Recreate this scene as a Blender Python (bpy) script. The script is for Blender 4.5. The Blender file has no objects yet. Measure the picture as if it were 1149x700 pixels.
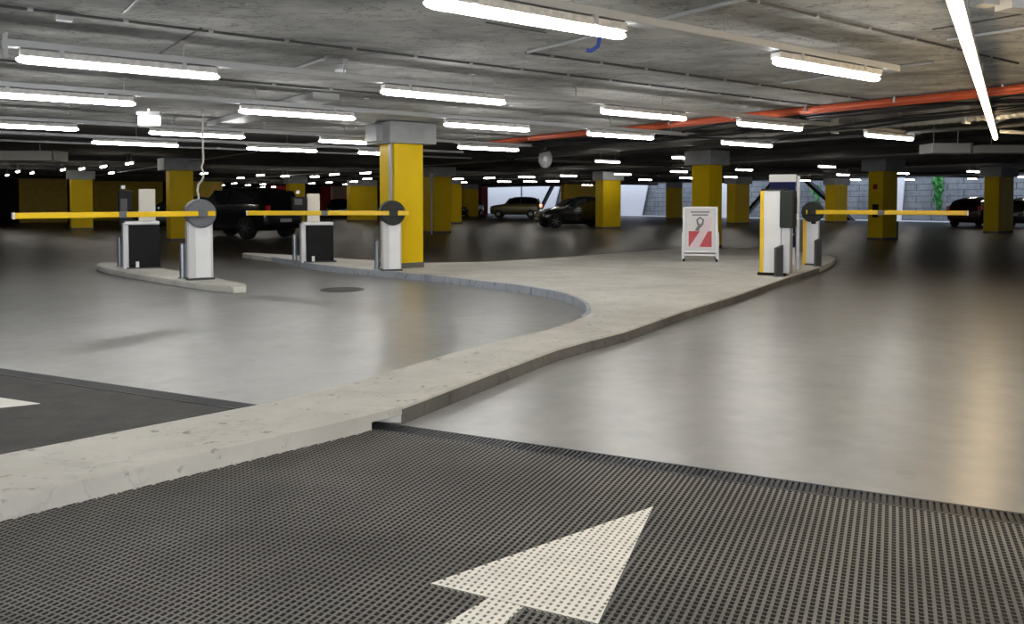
import bpy, bmesh, math, random
import numpy as np
from mathutils import Vector, Matrix
random.seed(4)
C = bpy.context.scene
COL = C.collection
# ------------------------------------------------------------------ camera, world, exposure
F = 900.0; W = 1149.0; H = 700.0; HOR = 226.0; PITCH = math.radians(2.0); EYE = 1.25
PY = HOR + F*math.tan(PITCH)            # row of the optical axis
cam_d = bpy.data.cameras.new('camera'); cam = bpy.data.objects.new('camera', cam_d); COL.objects.link(cam)
cam.location = (0, 0, EYE); cam.rotation_euler = (math.radians(90)-PITCH, 0, 0)
cam_d.sensor_width = 36; cam_d.lens = F/W*36; cam_d.shift_y = -(H/2-PY)/W
cam_d.clip_start = 0.05; cam_d.clip_end = 400
C.camera = cam
C.view_settings.view_transform = 'Standard'; C.view_settings.look = 'None'
C.view_settings.gamma = 1; C.view_settings.use_curve_mapping = False
C.view_settings.exposure = 0.0
C.cycles.use_denoising = True
C.cycles.max_bounces = 6; C.cycles.diffuse_bounces = 4; C.cycles.glossy_bounces = 3
C.cycles.sample_clamp_indirect = 6
LAMP = 36.0; LAMP_FAR = 34.0; STRIP = 20.0; SKY = 0.5; DAY_FILL = 560.0
w = bpy.data.worlds.new('world'); C.world = w; w.use_nodes = True
nt = w.node_tree; bg = nt.nodes['Background']
sky = nt.nodes.new('ShaderNodeTexSky'); sky.sky_type = 'NISHITA'; sky.sun_disc = False
sky.sun_elevation = math.radians(48); sky.sun_rotation = math.radians(200)
mxs = nt.nodes.new('ShaderNodeMix'); mxs.data_type = 'RGBA'; mxs.inputs[0].default_value = .6; mxs.inputs[7].default_value = (2.4, 2.5, 2.65, 1)
nt.links.new(sky.outputs[0], mxs.inputs[6]); nt.links.new(mxs.outputs[2], bg.inputs[0]); bg.inputs[1].default_value = SKY
# area light added behind the camera, standing in for ramp entrance daylight
ld = bpy.data.lights.new('entrance_daylight_fill', 'AREA'); ld.shape = 'RECTANGLE'; ld.size = 7; ld.size_y = 2.2; ld.energy = DAY_FILL; ld.color = (.93, .96, 1)
lo_ = bpy.data.objects.new('entrance_daylight_fill', ld); COL.objects.link(lo_); lo_.location = (-2.0, -5.5, 1.5); lo_.rotation_euler = (math.radians(90), 0, math.radians(-6)) 

# ------------------------------------------------------------------ coordinates
AX = Vector((.806, .592, 0)).normalized(); BX = Vector((-AX.y, AX.x, 0)); ROT = math.atan2(AX.y, AX.x)
def ray(x, y):
    u = (x-W/2)/F; v = -(y-PY)/F; c, s = math.cos(PITCH), math.sin(PITCH)
    return Vector((u, c+v*s, -s+v*c))
def on(x, y, z=0.0):
    d = ray(x, y); t = (z-EYE)/d.z; return Vector((d.x*t, d.y*t, z))
def at(x, y, Y):
    d = ray(x, y); t = Y/d.y; return Vector((d.x*t, Y, EYE+d.z*t))
def ab(a, b, z=0.0): return Vector((AX.x*a+BX.x*b, AX.y*a+BX.y*b, z))
def toab(p): return (p.x*AX.x+p.y*AX.y, p.x*BX.x+p.y*BX.y)

# ------------------------------------------------------------------ materials
def mat(name, col, rough=.6, metal=0., emit=None, estr=0., var=0., scale=4., bump=0., bscale=40., spec=.5, coat=0., tr=0.):
    m = bpy.data.materials.new(name); m.use_nodes = True; n = m.node_tree.nodes; l = m.node_tree.links
    p = n['Principled BSDF']; p.inputs['Base Color'].default_value = (*col, 1); p.inputs['Roughness'].default_value = rough
    p.inputs['Metallic'].default_value = metal; p.inputs['Specular IOR Level'].default_value = spec; p.inputs['Coat Weight'].default_value = coat
    if tr: p.inputs['Transmission Weight'].default_value = tr
    if emit: p.inputs['Emission Color'].default_value = (*emit, 1); p.inputs['Emission Strength'].default_value = estr
    tc = n.new('ShaderNodeTexCoord')
    no = n.new('ShaderNodeTexNoise'); no.inputs['Scale'].default_value = scale; no.inputs['Detail'].default_value = 5; l.new(tc.outputs['Object'], no.inputs['Vector'])
    r = n.new('ShaderNodeMapRange'); r.inputs[1].default_value = .3; r.inputs[2].default_value = .7; r.inputs[3].default_value = 1-max(var, .03); r.inputs[4].default_value = 1+max(var, .03)
    l.new(no.outputs[0], r.inputs[0])
    mx = n.new('ShaderNodeVectorMath'); mx.operation = 'SCALE'; mx.inputs[0].default_value = col; l.new(r.outputs[0], mx.inputs['Scale'])
    l.new(mx.outputs[0], p.inputs['Base Color'])
    if bump:
        nb = n.new('ShaderNodeTexNoise'); nb.inputs['Scale'].default_value = bscale; nb.inputs['Detail'].default_value = 4; l.new(tc.outputs['Object'], nb.inputs['Vector'])
        b = n.new('ShaderNodeBump'); b.inputs['Strength'].default_value = bump; b.inputs['Distance'].default_value = .01
        l.new(nb.outputs[0], b.inputs['Height']); l.new(b.outputs[0], p.inputs['Normal'])
    return m
M = {}
M['yellow'] = mat('yellow_paint', (.74, .50, .004), .5, var=.06, scale=1.5, spec=.2)
M['ductgrey'] = mat('duct_grey', (.42, .42, .41), .45, .2)
M['cap'] = mat('cap_concrete', (.36, .37, .38), .75, var=.15, scale=3, bump=.3)
M['plinth'] = mat('plinth_grey', (.12, .11, .11), .6)
M['boom'] = mat('boom_yellow', (.95, .62, .01), .35)
M['silver'] = mat('silver_metal', (.66, .67, .69), .4, .25)
M['whitepaint'] = mat('white_powdercoat', (.88, .89, .90), .4)
M['offwhite'] = mat('offwhite_panel', (.62, .59, .52), .5)
M['black'] = mat('black_plastic', (.007, .007, .008), .55, spec=.2)
M['dark'] = mat('dark_grey_plastic', (.045, .048, .052), .45)
M['headgrey'] = mat('grey_plastic_head', (.13, .14, .16), .45)
M['headdark'] = mat('dark_grey_head', (.035, .04, .036), .6, spec=.2)
M['navy'] = mat('navy_panel', (.008, .012, .07), .65, spec=.2)
M['bollard'] = mat('steel_bollard', (.30, .32, .36), .35, .7)
M['rail'] = mat('grey_rail', (.40, .41, .42), .45, .2)
M['lamp_body'] = mat('lamp_body', (.55, .54, .52), .5, var=.25, scale=20)
M['tube'] = mat('tube_glow', (1, 1, 1), .4, emit=(1.0, .985, .955), estr=LAMP)
M['tubefar'] = mat('tube_glow_far', (1, 1, 1), .4, emit=(1.0, .95, .86), estr=LAMP_FAR)
M['strip'] = mat('strip_glow', (1, .9, .7), .4, emit=(1.0, .74, .42), estr=STRIP)
M['exit'] = mat('sign_glow', (1, 1, 1), .4, emit=(1, 1, .97), estr=2.2)
M['orange'] = mat('orange_pipe', (.50, .085, .03), .55)
M['cable'] = mat('black_cable', (.010, .010, .011), .5)
M['conduit'] = mat('dark_conduit', (.05, .05, .05), .5)
M['galv'] = mat('galvanised', (.35, .35, .35), .4, .6, var=.15, scale=10)
M['blue'] = mat('blue_hose', (.03, .08, .40), .4)
M['beam'] = mat('dark_concrete', (.055, .053, .05), .85, var=.3, scale=1.2)
M['wallred'] = mat('red_wall', (.30, .012, .010), .6)
M['wallyel'] = mat('yellow_wall', (.55, .36, .006), .5, var=.1)
M['wallbeige'] = mat('beige_wall', (.55, .38, .27), .6)
M['walldark'] = mat('dark_wall', (.04, .036, .034), .8)
M['white'] = mat('white_render', (.85, .86, .87), .6)
M['steelblack'] = mat('black_steel', (.012, .013, .015), .5)
M['carblack'] = mat('car_black', (.008, .009, .011), .25, coat=.6)
M['cargold'] = mat('car_olive', (.16, .13, .05), .3, .3, coat=.6)
M['carred'] = mat('car_dark_red', (.035, .008, .009), .25, coat=.6)
M['carblue'] = mat('car_dark_blue', (.015, .022, .035), .25, coat=.6)
M['glass'] = mat('car_glass', (.01, .012, .014), .08, spec=.7)
M['tyre'] = mat('tyre_rubber', (.012, .012, .012), .8)
M['rim'] = mat('alloy_rim', (.30, .30, .31), .35, .8)
M['redlight'] = mat('red_lens', (.5, .01, .01), .2)
M['redlit'] = mat('red_lens_lit', (.8, .1, .05), .2, emit=(1, .25, .12), estr=5)
M['headlight'] = mat('head_lens', (.55, .55, .55), .15)
M['plate'] = mat('number_plate', (.6, .6, .6), .5)
M['leaf'] = mat('climber_leaf', (.06, .30, .07), .5, var=.4, scale=3)
M['stem'] = mat('climber_stem', (.10, .07, .04), .8)
M['posterwhite'] = mat('poster_white', (.72, .70, .70), .3)
M['posterred'] = mat('poster_red', (.50, .035, .05), .3)
M['postergrey'] = mat('poster_grey', (.16, .16, .18), .3)
M['posterpink'] = mat('poster_pink', (.78, .62, .66), .3)
M['iron'] = mat('cast_iron', (.05, .045, .04), .6, .3, bump=.3)
M['drain'] = mat('drain_steel', (.020, .023, .030), .45, .4)
M['rubber'] = mat('ramp_rubber', (.020, .0195, .018), .75, var=.35, scale=2.5)
M['rubbertop'] = mat('ramp_rubber_worn', (.135, .130, .120), .55, var=.38, scale=1.6)
M['paint'] = mat('arrow_paint', (.90, .885, .82), .6, var=.06, scale=9)
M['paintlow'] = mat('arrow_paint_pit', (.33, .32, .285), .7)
M['asphalt'] = mat('ramp_asphalt', (.050, .048, .046), .7, var=.3, scale=5, bump=.8, bscale=60)
M['ground'] = mat('outside_ground', (.7, .72, .74), .7)
M['label'] = mat('white_label', (.85, .85, .88), .4)

def nodes(m): return m.node_tree.nodes, m.node_tree.links
def mat_floor():
    m = mat('epoxy_floor', (.4, .4, .4), .3); n, l = nodes(m); p = n['Principled BSDF']
    tc = n.new('ShaderNodeTexCoord')
    def noise(scale, det, vec=None, rough=.55):
        x = n.new('ShaderNodeTexNoise'); x.inputs['Scale'].default_value = scale; x.inputs['Detail'].default_value = det; x.inputs['Roughness'].default_value = rough
        l.new(vec or tc.outputs['Object'], x.inputs['Vector']); return x.outputs[0]
    def rng(v, a, b, c, d, sm=False):
        r = n.new('ShaderNodeMapRange'); r.inputs[1].default_value = a; r.inputs[2].default_value = b; r.inputs[3].default_value = c; r.inputs[4].default_value = d
        if sm: r.interpolation_type = 'SMOOTHSTEP'
        l.new(v, r.inputs[0]); return r.outputs[0]
    def math_(op, a, b):
        x = n.new('ShaderNodeMath'); x.operation = op
        for i, q in enumerate((a, b)):
            if isinstance(q, (int, float)): x.inputs[i].default_value = q
            else: l.new(q, x.inputs[i])
        return x.outputs[0]
    big = noise(.45, 4); fine = noise(6, 6)
    mp = n.new('ShaderNodeMapping'); mp.inputs['Rotation'].default_value = (0, 0, -1.05); mp.inputs['Scale'].default_value = (.35, 2.2, 1); l.new(tc.outputs['Object'], mp.inputs['Vector'])
    streak = noise(1.6, 4)
    # floor colour darkens into the parking deck, painting its weaker light: distance inwards
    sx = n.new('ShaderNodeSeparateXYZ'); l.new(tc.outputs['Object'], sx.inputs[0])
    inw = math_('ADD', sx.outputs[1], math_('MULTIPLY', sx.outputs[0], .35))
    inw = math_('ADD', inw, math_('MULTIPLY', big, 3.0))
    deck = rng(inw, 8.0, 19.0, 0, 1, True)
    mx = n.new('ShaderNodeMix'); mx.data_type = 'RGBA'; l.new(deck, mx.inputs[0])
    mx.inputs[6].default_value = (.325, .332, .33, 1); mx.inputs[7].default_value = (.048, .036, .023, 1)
    v = math_('MULTIPLY', rng(big, .3, .7, .88, 1.1), rng(streak, .2, .8, .86, 1.12))
    v = math_('MULTIPLY', v, rng(fine, .35, .68, .90, 1.08))
    v = math_('MULTIPLY', v, rng(noise(2.3, 6, None, .62), .26, .36, .72, 1))
    v = math_('MULTIPLY', v, rng(noise(1.1, 5, None, .6), .35, .65, .90, 1.08))
    sc = n.new('ShaderNodeVectorMath'); sc.operation = 'SCALE'; l.new(mx.outputs[2], sc.inputs[0]); l.new(v, sc.inputs['Scale'])
    l.new(sc.outputs[0], p.inputs['Base Color'])
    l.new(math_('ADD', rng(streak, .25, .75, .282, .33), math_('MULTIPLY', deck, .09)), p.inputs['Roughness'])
    p.inputs['Specular IOR Level'].default_value = .7
    return m
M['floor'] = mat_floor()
def mat_conc(name, c1, c2, rough=.8, sx=1., bump=.5, lines=None, an=(.5, 2.2), crack=.5, cs=.9):
    m = mat(name, c1, rough); n, l = nodes(m); p = n['Principled BSDF']; tc = n.new('ShaderNodeTexCoord')
    mp = n.new('ShaderNodeMapping'); mp.inputs['Rotation'].default_value = (0, 0, -ROT); mp.inputs['Scale'].default_value = (an[0]*sx, an[1]*sx, 1); l.new(tc.outputs['Object'], mp.inputs['Vector'])
    a = n.new('ShaderNodeTexNoise'); a.inputs['Scale'].default_value = 1.3; a.inputs['Detail'].default_value = 9; a.inputs['Roughness'].default_value = .68; l.new(mp.outputs[0], a.inputs['Vector'])
    g = n.new('ShaderNodeTexNoise'); g.inputs['Scale'].default_value = .6; g.inputs['Detail'].default_value = 3; l.new(tc.outputs['Object'], g.inputs['Vector'])
    mm = n.new('ShaderNodeMath'); mm.operation = 'ADD'; l.new(a.outputs[0], mm.inputs[0]); l.new(g.outputs[0], mm.inputs[1])
    r = n.new('ShaderNodeMapRange'); r.inputs[1].default_value = .75; r.inputs[2].default_value = 1.25; l.new(mm.outputs[0], r.inputs[0])
    mx = n.new('ShaderNodeMix'); mx.data_type = 'RGBA'; l.new(r.outputs[0], mx.inputs[0]); mx.inputs[6].default_value = (*c1, 1); mx.inputs[7].default_value = (*c2, 1)
    col = mx.outputs[2]
    cn = n.new('ShaderNodeTexNoise'); cn.inputs['Scale'].default_value = cs; cn.inputs['Detail'].default_value = 7; cn.inputs['Roughness'].default_value = .6; l.new(mp.outputs[0], cn.inputs['Vector'])
    s1 = n.new('ShaderNodeMath'); s1.operation = 'SUBTRACT'; l.new(cn.outputs[0], s1.inputs[0]); s1.inputs[1].default_value = .5
    s2 = n.new('ShaderNodeMath'); s2.operation = 'ABSOLUTE'; l.new(s1.outputs[0], s2.inputs[0])
    s3 = n.new('ShaderNodeMapRange'); s3.inputs[1].default_value = .002; s3.inputs[2].default_value = .010; s3.inputs[3].default_value = 1-crack; s3.inputs[4].default_value = 1; l.new(s2.outputs[0], s3.inputs[0])
    pn = n.new('ShaderNodeTexNoise'); pn.inputs['Scale'].default_value = 14; pn.inputs['Detail'].default_value = 3; l.new(tc.outputs['Object'], pn.inputs['Vector'])
    s4 = n.new('ShaderNodeMapRange'); s4.inputs[1].default_value = .28; s4.inputs[2].default_value = .36; s4.inputs[3].default_value = .55; s4.inputs[4].default_value = 1; l.new(pn.outputs[0], s4.inputs[0])
    s5 = n.new('ShaderNodeMath'); s5.operation = 'MULTIPLY'; l.new(s3.outputs[0], s5.inputs[0]); l.new(s4.outputs[0], s5.inputs[1])
    s6 = n.new('ShaderNodeVectorMath'); s6.operation = 'SCALE'; l.new(col, s6.inputs[0]); l.new(s5.outputs[0], s6.inputs['Scale']); col = s6.outputs[0]
    if lines:
        br = n.new('ShaderNodeTexBrick'); br.inputs['Scale'].default_value = 1; br.inputs['Brick Width'].default_value = lines[0]; br.inputs['Row Height'].default_value = lines[1]
        br.inputs['Mortar Size'].default_value = lines[2]; br.inputs['Mortar Smooth'].default_value = .2
        mp2 = n.new('ShaderNodeMapping'); mp2.inputs['Rotation'].default_value = lines[3]; l.new(tc.outputs['Object'], mp2.inputs['Vector']); l.new(mp2.outputs[0], br.inputs['Vector'])
        mx2 = n.new('ShaderNodeMix'); mx2.data_type = 'RGBA'; l.new(br.outputs['Fac'], mx2.inputs[0]); l.new(col, mx2.inputs[6]); mx2.inputs[7].default_value = (c1[0]*.45, c1[1]*.45, c1[2]*.45, 1)
        col = mx2.outputs[2]
    l.new(col, p.inputs['Base Color'])
    b = n.new('ShaderNodeBump'); b.inputs['Strength'].default_value = bump; b.inputs['Distance'].default_value = .03
    l.new(a.outputs[0], b.inputs['Height']); l.new(b.outputs[0], p.inputs['Normal'])
    return m
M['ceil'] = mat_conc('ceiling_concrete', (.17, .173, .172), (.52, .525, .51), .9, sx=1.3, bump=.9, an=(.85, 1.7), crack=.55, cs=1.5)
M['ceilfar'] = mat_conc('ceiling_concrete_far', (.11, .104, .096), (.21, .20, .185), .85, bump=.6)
M['island'] = mat_conc('island_concrete', (.46, .445, .405), (.65, .635, .585), .7, sx=1.3, bump=.4, an=(1, 1.3), crack=.12)
M['kerbnew'] = mat_conc('ramp_kerb_concrete', (.58, .56, .52), (.78, .76, .71), .7, sx=1.3, bump=.4, an=(1, 1.3), crack=.15)
M['shadekerb'] = mat_conc('kerb_face_shade', (.10, .095, .088), (.19, .18, .165), .75, sx=2, bump=.4, an=(1, 1), crack=.3)  # dark tone stands for the shade on the front kerb face
M['kerbband'] = mat_conc('kerb_band_grey', (.30, .33, .38), (.42, .45, .50), .5, sx=2, bump=.3)
M['block'] = mat_conc('block_wall', (.17, .185, .20), (.29, .31, .33), .9, sx=1.2, bump=.4, lines=(1.2, .4, .02, (math.radians(90), 0, 0)))

# ------------------------------------------------------------------ mesh builder
class MB:
    def __init__(s): s.v = []; s.f = []; s.mi = []
    def _add(s, vs, fs, mi=0):
        o = len(s.v); s.v += [tuple(q) for q in vs]; s.f += [tuple(i+o for i in f) for f in fs]; s.mi += [mi]*len(fs); return s
    def box(s, c, d, rz=0., mi=0, taper=1.):
        x, y, z = d[0]/2, d[1]/2, d[2]/2; R = Matrix.Rotation(rz, 3, 'Z'); c = Vector(c)
        vs = []
        for sz in (-1, 1):
            k = taper if sz > 0 else 1
            for sx_, sy in ((-1, -1), (1, -1), (1, 1), (-1, 1)): vs.append(c + R @ Vector((sx_*x*k, sy*y*k, sz*z)))
        return s._add(vs, [(3, 2, 1, 0), (4, 5, 6, 7), (0, 1, 5, 4), (1, 2, 6, 5), (2, 3, 7, 6), (3, 0, 4, 7)], mi)
    def prism(s, poly, z0, z1, mi=0):
        n_ = len(poly); vs = [(p[0], p[1], z0) for p in poly]+[(p[0], p[1], z1) for p in poly]
        return s._add(vs, [tuple(range(n_))[::-1], tuple(range(n_, 2*n_))]+[(i, (i+1) % n_, n_+(i+1) % n_, n_+i) for i in range(n_)], mi)
    def extr(s, poly, d, mi=0):        # planar 3D polygon pushed by vector d
        n_ = len(poly); d = Vector(d); vs = [Vector(p) for p in poly]; vs += [p+d for p in vs]
        return s._add(vs, [tuple(range(n_))[::-1], tuple(range(n_, 2*n_))]+[(i, (i+1) % n_, n_+(i+1) % n_, n_+i) for i in range(n_)], mi)
    def tube(s, pts, r, n_=8, mi=0, cap=True):
        pts = [Vector(p) for p in pts]; rs = r if isinstance(r, (list, tuple)) else [r]*len(pts); o = len(s.v); vs = []; up = None
        for i, p in enumerate(pts):
            t = (pts[min(i+1, len(pts)-1)]-pts[max(i-1, 0)]).normalized()
            if up is None: up = Vector((0, 0, 1)) if abs(t.z) < .9 else Vector((1, 0, 0))
            x = t.cross(up).normalized(); yv = x.cross(t).normalized(); up = yv
            for k in range(n_):
                a = 2*math.pi*k/n_; vs.append(p+(x*math.cos(a)+yv*math.sin(a))*rs[i])
        fs = []
        for i in range(len(pts)-1):
            for k in range(n_): fs.append((i*n_+k, i*n_+(k+1) % n_, (i+1)*n_+(k+1) % n_, (i+1)*n_+k))
        if cap: fs += [tuple(range(n_)), tuple(range((len(pts)-1)*n_, len(pts)*n_))[::-1]]
        return s._add(vs, fs, mi)
    def bar(s, p, q, wd, ht, mi=0):
        p, q = Vector(p), Vector(q); t = (q-p).normalized(); up = Vector((0, 0, 1)) if abs(t.z) < .95 else Vector((0, 1, 0))
        x = t.cross(up).normalized()*wd/2; yv = x.cross(t).normalized()*ht/2
        return s._add([p-x-yv, p+x-yv, p+x+yv, p-x+yv, q-x-yv, q+x-yv, q+x+yv, q-x+yv],
                      [(0, 1, 2, 3), (7, 6, 5, 4), (0, 4, 5, 1), (1, 5, 6, 2), (2, 6, 7, 3), (3, 7, 4, 0)], mi)
    def build(s, name, m, parent=None, bevel=0., smooth=False, world=False):
        me = bpy.data.meshes.new(name); me.from_pydata(s.v, [], s.f)
        ms = m if isinstance(m, list) else [m]
        for q in ms: me.materials.append(M[q])
        for i, k in enumerate(s.mi): me.polygons[i].material_index = k
        bm = bmesh.new(); bm.from_mesh(me); bmesh.ops.recalc_face_normals(bm, faces=bm.faces); bm.to_mesh(me); bm.free()
        if smooth:
            for p in me.polygons: p.use_smooth = True
        o = bpy.data.objects.new(name, me); COL.objects.link(o)
        if parent: o.parent = parent
        if bevel:
            b = o.modifiers.new('bevel', 'BEVEL'); b.width = bevel; b.segments = 2; b.limit_method = 'ANGLE'
        return o
def tag(o, label=None, cat=None, group=None, kind=None):
    if label: o['label'] = label
    if cat: o['category'] = cat
    if group: o['group'] = group
    if kind: o['kind'] = kind
    return o
def thing(name, label, cat, loc, rz=0., group=None):
    o = bpy.data.objects.new(name, None); COL.objects.link(o); o.location = loc; o.rotation_euler = (0, 0, rz); o.empty_display_size = .1
    return tag(o, label, cat, group)
def struct(o): o['kind'] = 'structure'; return o
def copy_tree(o, parent=None):
    c = o.copy(); COL.objects.link(c)
    if parent: c.parent = parent
    for ch in o.children: copy_tree(ch, c)
    return c
def disc(mb, c, nrm, r, th, n_=24, mi=0):
    c = Vector(c); nrm = Vector(nrm).normalized(); return mb.tube([c-nrm*th/2, c+nrm*th/2], r, n_, mi)

# ================================================================== STRUCTURE
A1 = 49.5; B0, B1_ = -9.0, 84.0; A0 = -14.0; CZ = 2.62; EA, EB = 10.4, 15.1
def slab(name, a0, a1, b0, b1, z0, z1, m):
    mb = MB(); mb.prism([ab(a0, b0), ab(a1, b0), ab(a1, b1), ab(a0, b1)], z0, z1); return struct(mb.build(name, m))
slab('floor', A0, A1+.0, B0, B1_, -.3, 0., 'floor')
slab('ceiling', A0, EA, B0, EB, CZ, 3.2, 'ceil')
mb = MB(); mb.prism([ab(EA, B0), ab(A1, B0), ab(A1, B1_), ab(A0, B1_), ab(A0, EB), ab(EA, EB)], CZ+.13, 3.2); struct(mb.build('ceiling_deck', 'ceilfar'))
slab('wall_left', A0-.3, A0, B0, B1_, -.3, 3.2, 'walldark')
slab('wall_rear', A0-.3, A1+4, B0-.3, B0, -.3, 5.2, 'walldark')
slab('wall_back', A0-.3, A1+4, B1_, B1_+.3, -.3, 6.5, 'walldark')
slab('wall_outside', A1+4, A1+4.3, B0, B1_+.3, -.3, 5.2, 'block')
slab('floor_outside', A1, A1+4, B0, B1_, -.3, -.02, 'ground')
# soffit beams of the deck, along the light rows
for i, b in enumerate((21.5, 30., 38.5, 47., 56.)):
    slab('beam_%d' % (i+1), A0, A1, b-.2, b+.2, CZ-.02, 2.75, 'beam')
for i, a in enumerate((20., 31., 42.)):
    slab('beam_%d' % (i+6), a-.2, a+.2, B0, B1_, CZ, 2.75, 'beam')

# ================================================================== ISLANDS / KERBS
KZ = .10
def P(pts, z=KZ): return [on(x, y, z) for x, y in pts]
F1, G1, F2, G2 = (417, 464.5), (262, 459.3), (451, 456), (300, 452)
front1 = [(-260, 619), (0, 560), (200, 514.5), (400, 469)]
back1 = [(0, 510), (-260, 560)]
A_poly = P(front1+[F1, G1]+back1)
front2 = [F2, (475, 447), (512, 433), (550, 418.5), (588, 404.5), (625, 391), (663, 380.5), (700, 371.4), (732, 360.5), (765, 349), (830, 329.6), (883, 311), (919, 299.6), (932, 294), (936.5, 291), (937, 289), (933, 287.3), (927, 286.3), (915, 284.8)]
far2 = [(885, 281), (850, 278.5), (761, 279), (690, 284), (638, 288), (550, 293.5), (475, 295), (400, 291), (340, 287), (285, 283.5), (275, 283.3), (272, 284)]
curve = [(283, 286), (306, 288.5), (332, 292.5), (353, 296.5), (400, 301.5), (445, 305.4), (490, 309.6), (550, 316.5), (580, 319.6), (604, 323.4), (622, 326.5), (637, 330), (649, 334.5), (657, 339.5), (661, 345), (660.5, 350), (655, 354.5), (640, 361.5), (610, 370.5), (550, 384), (490, 400.5), (400, 427.5)]
B_poly = P([*front2, *far2, *curve, G2])
def round_prism(name, polys, m, **k):
    mb = MB()
    for p, z0, z1 in polys: mb.prism(p, z0, z1)
    o = mb.build(name, m); return o
isl = thing('traffic_island', 'long pale concrete island curving from the ramp kerb to the ticket machine', 'traffic island', (0, 0, 0))
o = round_prism('kerb_slab', [(B_poly, 0, KZ)], 'island'); o.parent = isl
b = o.modifiers.new('bevel', 'BEVEL'); b.width = .012; b.segments = 2; b.limit_method = 'ANGLE'; b.angle_limit = math.radians(50)
o = round_prism('ramp_kerb', [(A_poly, 0, KZ), (P([F1, F2, G2, G1]), .055, KZ)], 'island'); o.parent = isl
# bluish painted kerb face on the left lane side
mb = MB(); cc = P(curve[1:17])
for i in range(len(cc)-1):
    mb.bar((*cc[i][:2], KZ/2+.002), (*cc[i+1][:2], KZ/2+.002), .05, KZ+.008)
o = mb.build('painted_kerb_band', 'kerbband', isl); o['label'] = 'blue-grey painted kerb edge'
mb = MB(); cc = P(front2[:13])  # thin band along the front kerb, coloured dark to paint in its shade
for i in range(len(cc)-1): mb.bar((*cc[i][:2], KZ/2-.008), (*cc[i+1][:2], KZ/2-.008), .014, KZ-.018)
o = mb.build('kerb_face', 'shadekerb', isl); o['label'] = 'dark grey kerb face with painted-in shade'
isl2 = [(108, 297.5), (118, 300.5), (140, 305), (200, 314.5), (235, 319), (262, 321.5), (276, 321), (277, 319), (270, 317), (235, 310), (190, 302), (150, 296), (122, 294), (110, 295)]
o = round_prism('traffic_island', [(P(isl2), 0, KZ)], 'island')
b = o.modifiers.new('bevel', 'BEVEL'); b.width = .02; b.segments = 2
tag(o, 'small narrow pale kerb island carrying the leftmost barrier and ticket post', 'traffic island')

# ================================================================== DRAIN + RAMP MAT
D0 = on(430, 481, 0); D1 = on(1149, 586, 0); E1 = (D1-D0).normalized(); E2 = Vector((E1.y, -E1.x, 0))
if E2.y > 0: E2 = -E2
def dm(u, v, z=0.): p = D0+E1*u+E2*v; return Vector((p.x, p.y, z))
dr = thing('drain_channel', 'long black slotted drain channel crossing the floor at the top of the ramp', 'drain', (0, 0, 0))
mb = MB(); DW = .135
mb.prism([dm(-6, -DW/2), dm(6, -DW/2), dm(6, DW/2), dm(-6, DW/2)], 0, .004); mb.build('channel', 'black', dr)
mb = MB()
for v in (-DW/2+.008, DW/2-.008): mb.bar(dm(-6, v, .008), dm(6, v, .008), .016, .010)
for i in range(-240, 240): mb.bar(dm(i*.025, -DW/2+.012, .009), dm(i*.025, DW/2-.012, .009), .015, .007)
mb.build('grating', 'drain', dr)
# rubber underlay
mb = MB(); mb.prism([dm(-7, DW/2), dm(7, DW/2), dm(7, 5), dm(-7, 5)], 0, .004); struct(mb.build('floor_ramp', 'rubber'))
# left part behind the kerb: rough black surface, a prism on top of the rubber
la = [on(-260, 402+0, 0), on(-60, 408, 0), on(285, 458.5, 0)]
mb = MB(); q0 = dm(-6.5, DW/2+.002); q1 = on(283, 459.5, 0)
u1 = (q1-D0).dot(E1)
poly = [dm(-6.5, DW/2+.01, 0), dm(u1, DW/2+.01, 0), on(240, 466, 0), on(0, 510+6, 0), on(-260, 567, 0)]
mb.prism([(p.x, p.y) for p in poly], .003, .012); struct(mb.build('floor_side_ramp', 'asphalt'))
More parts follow.
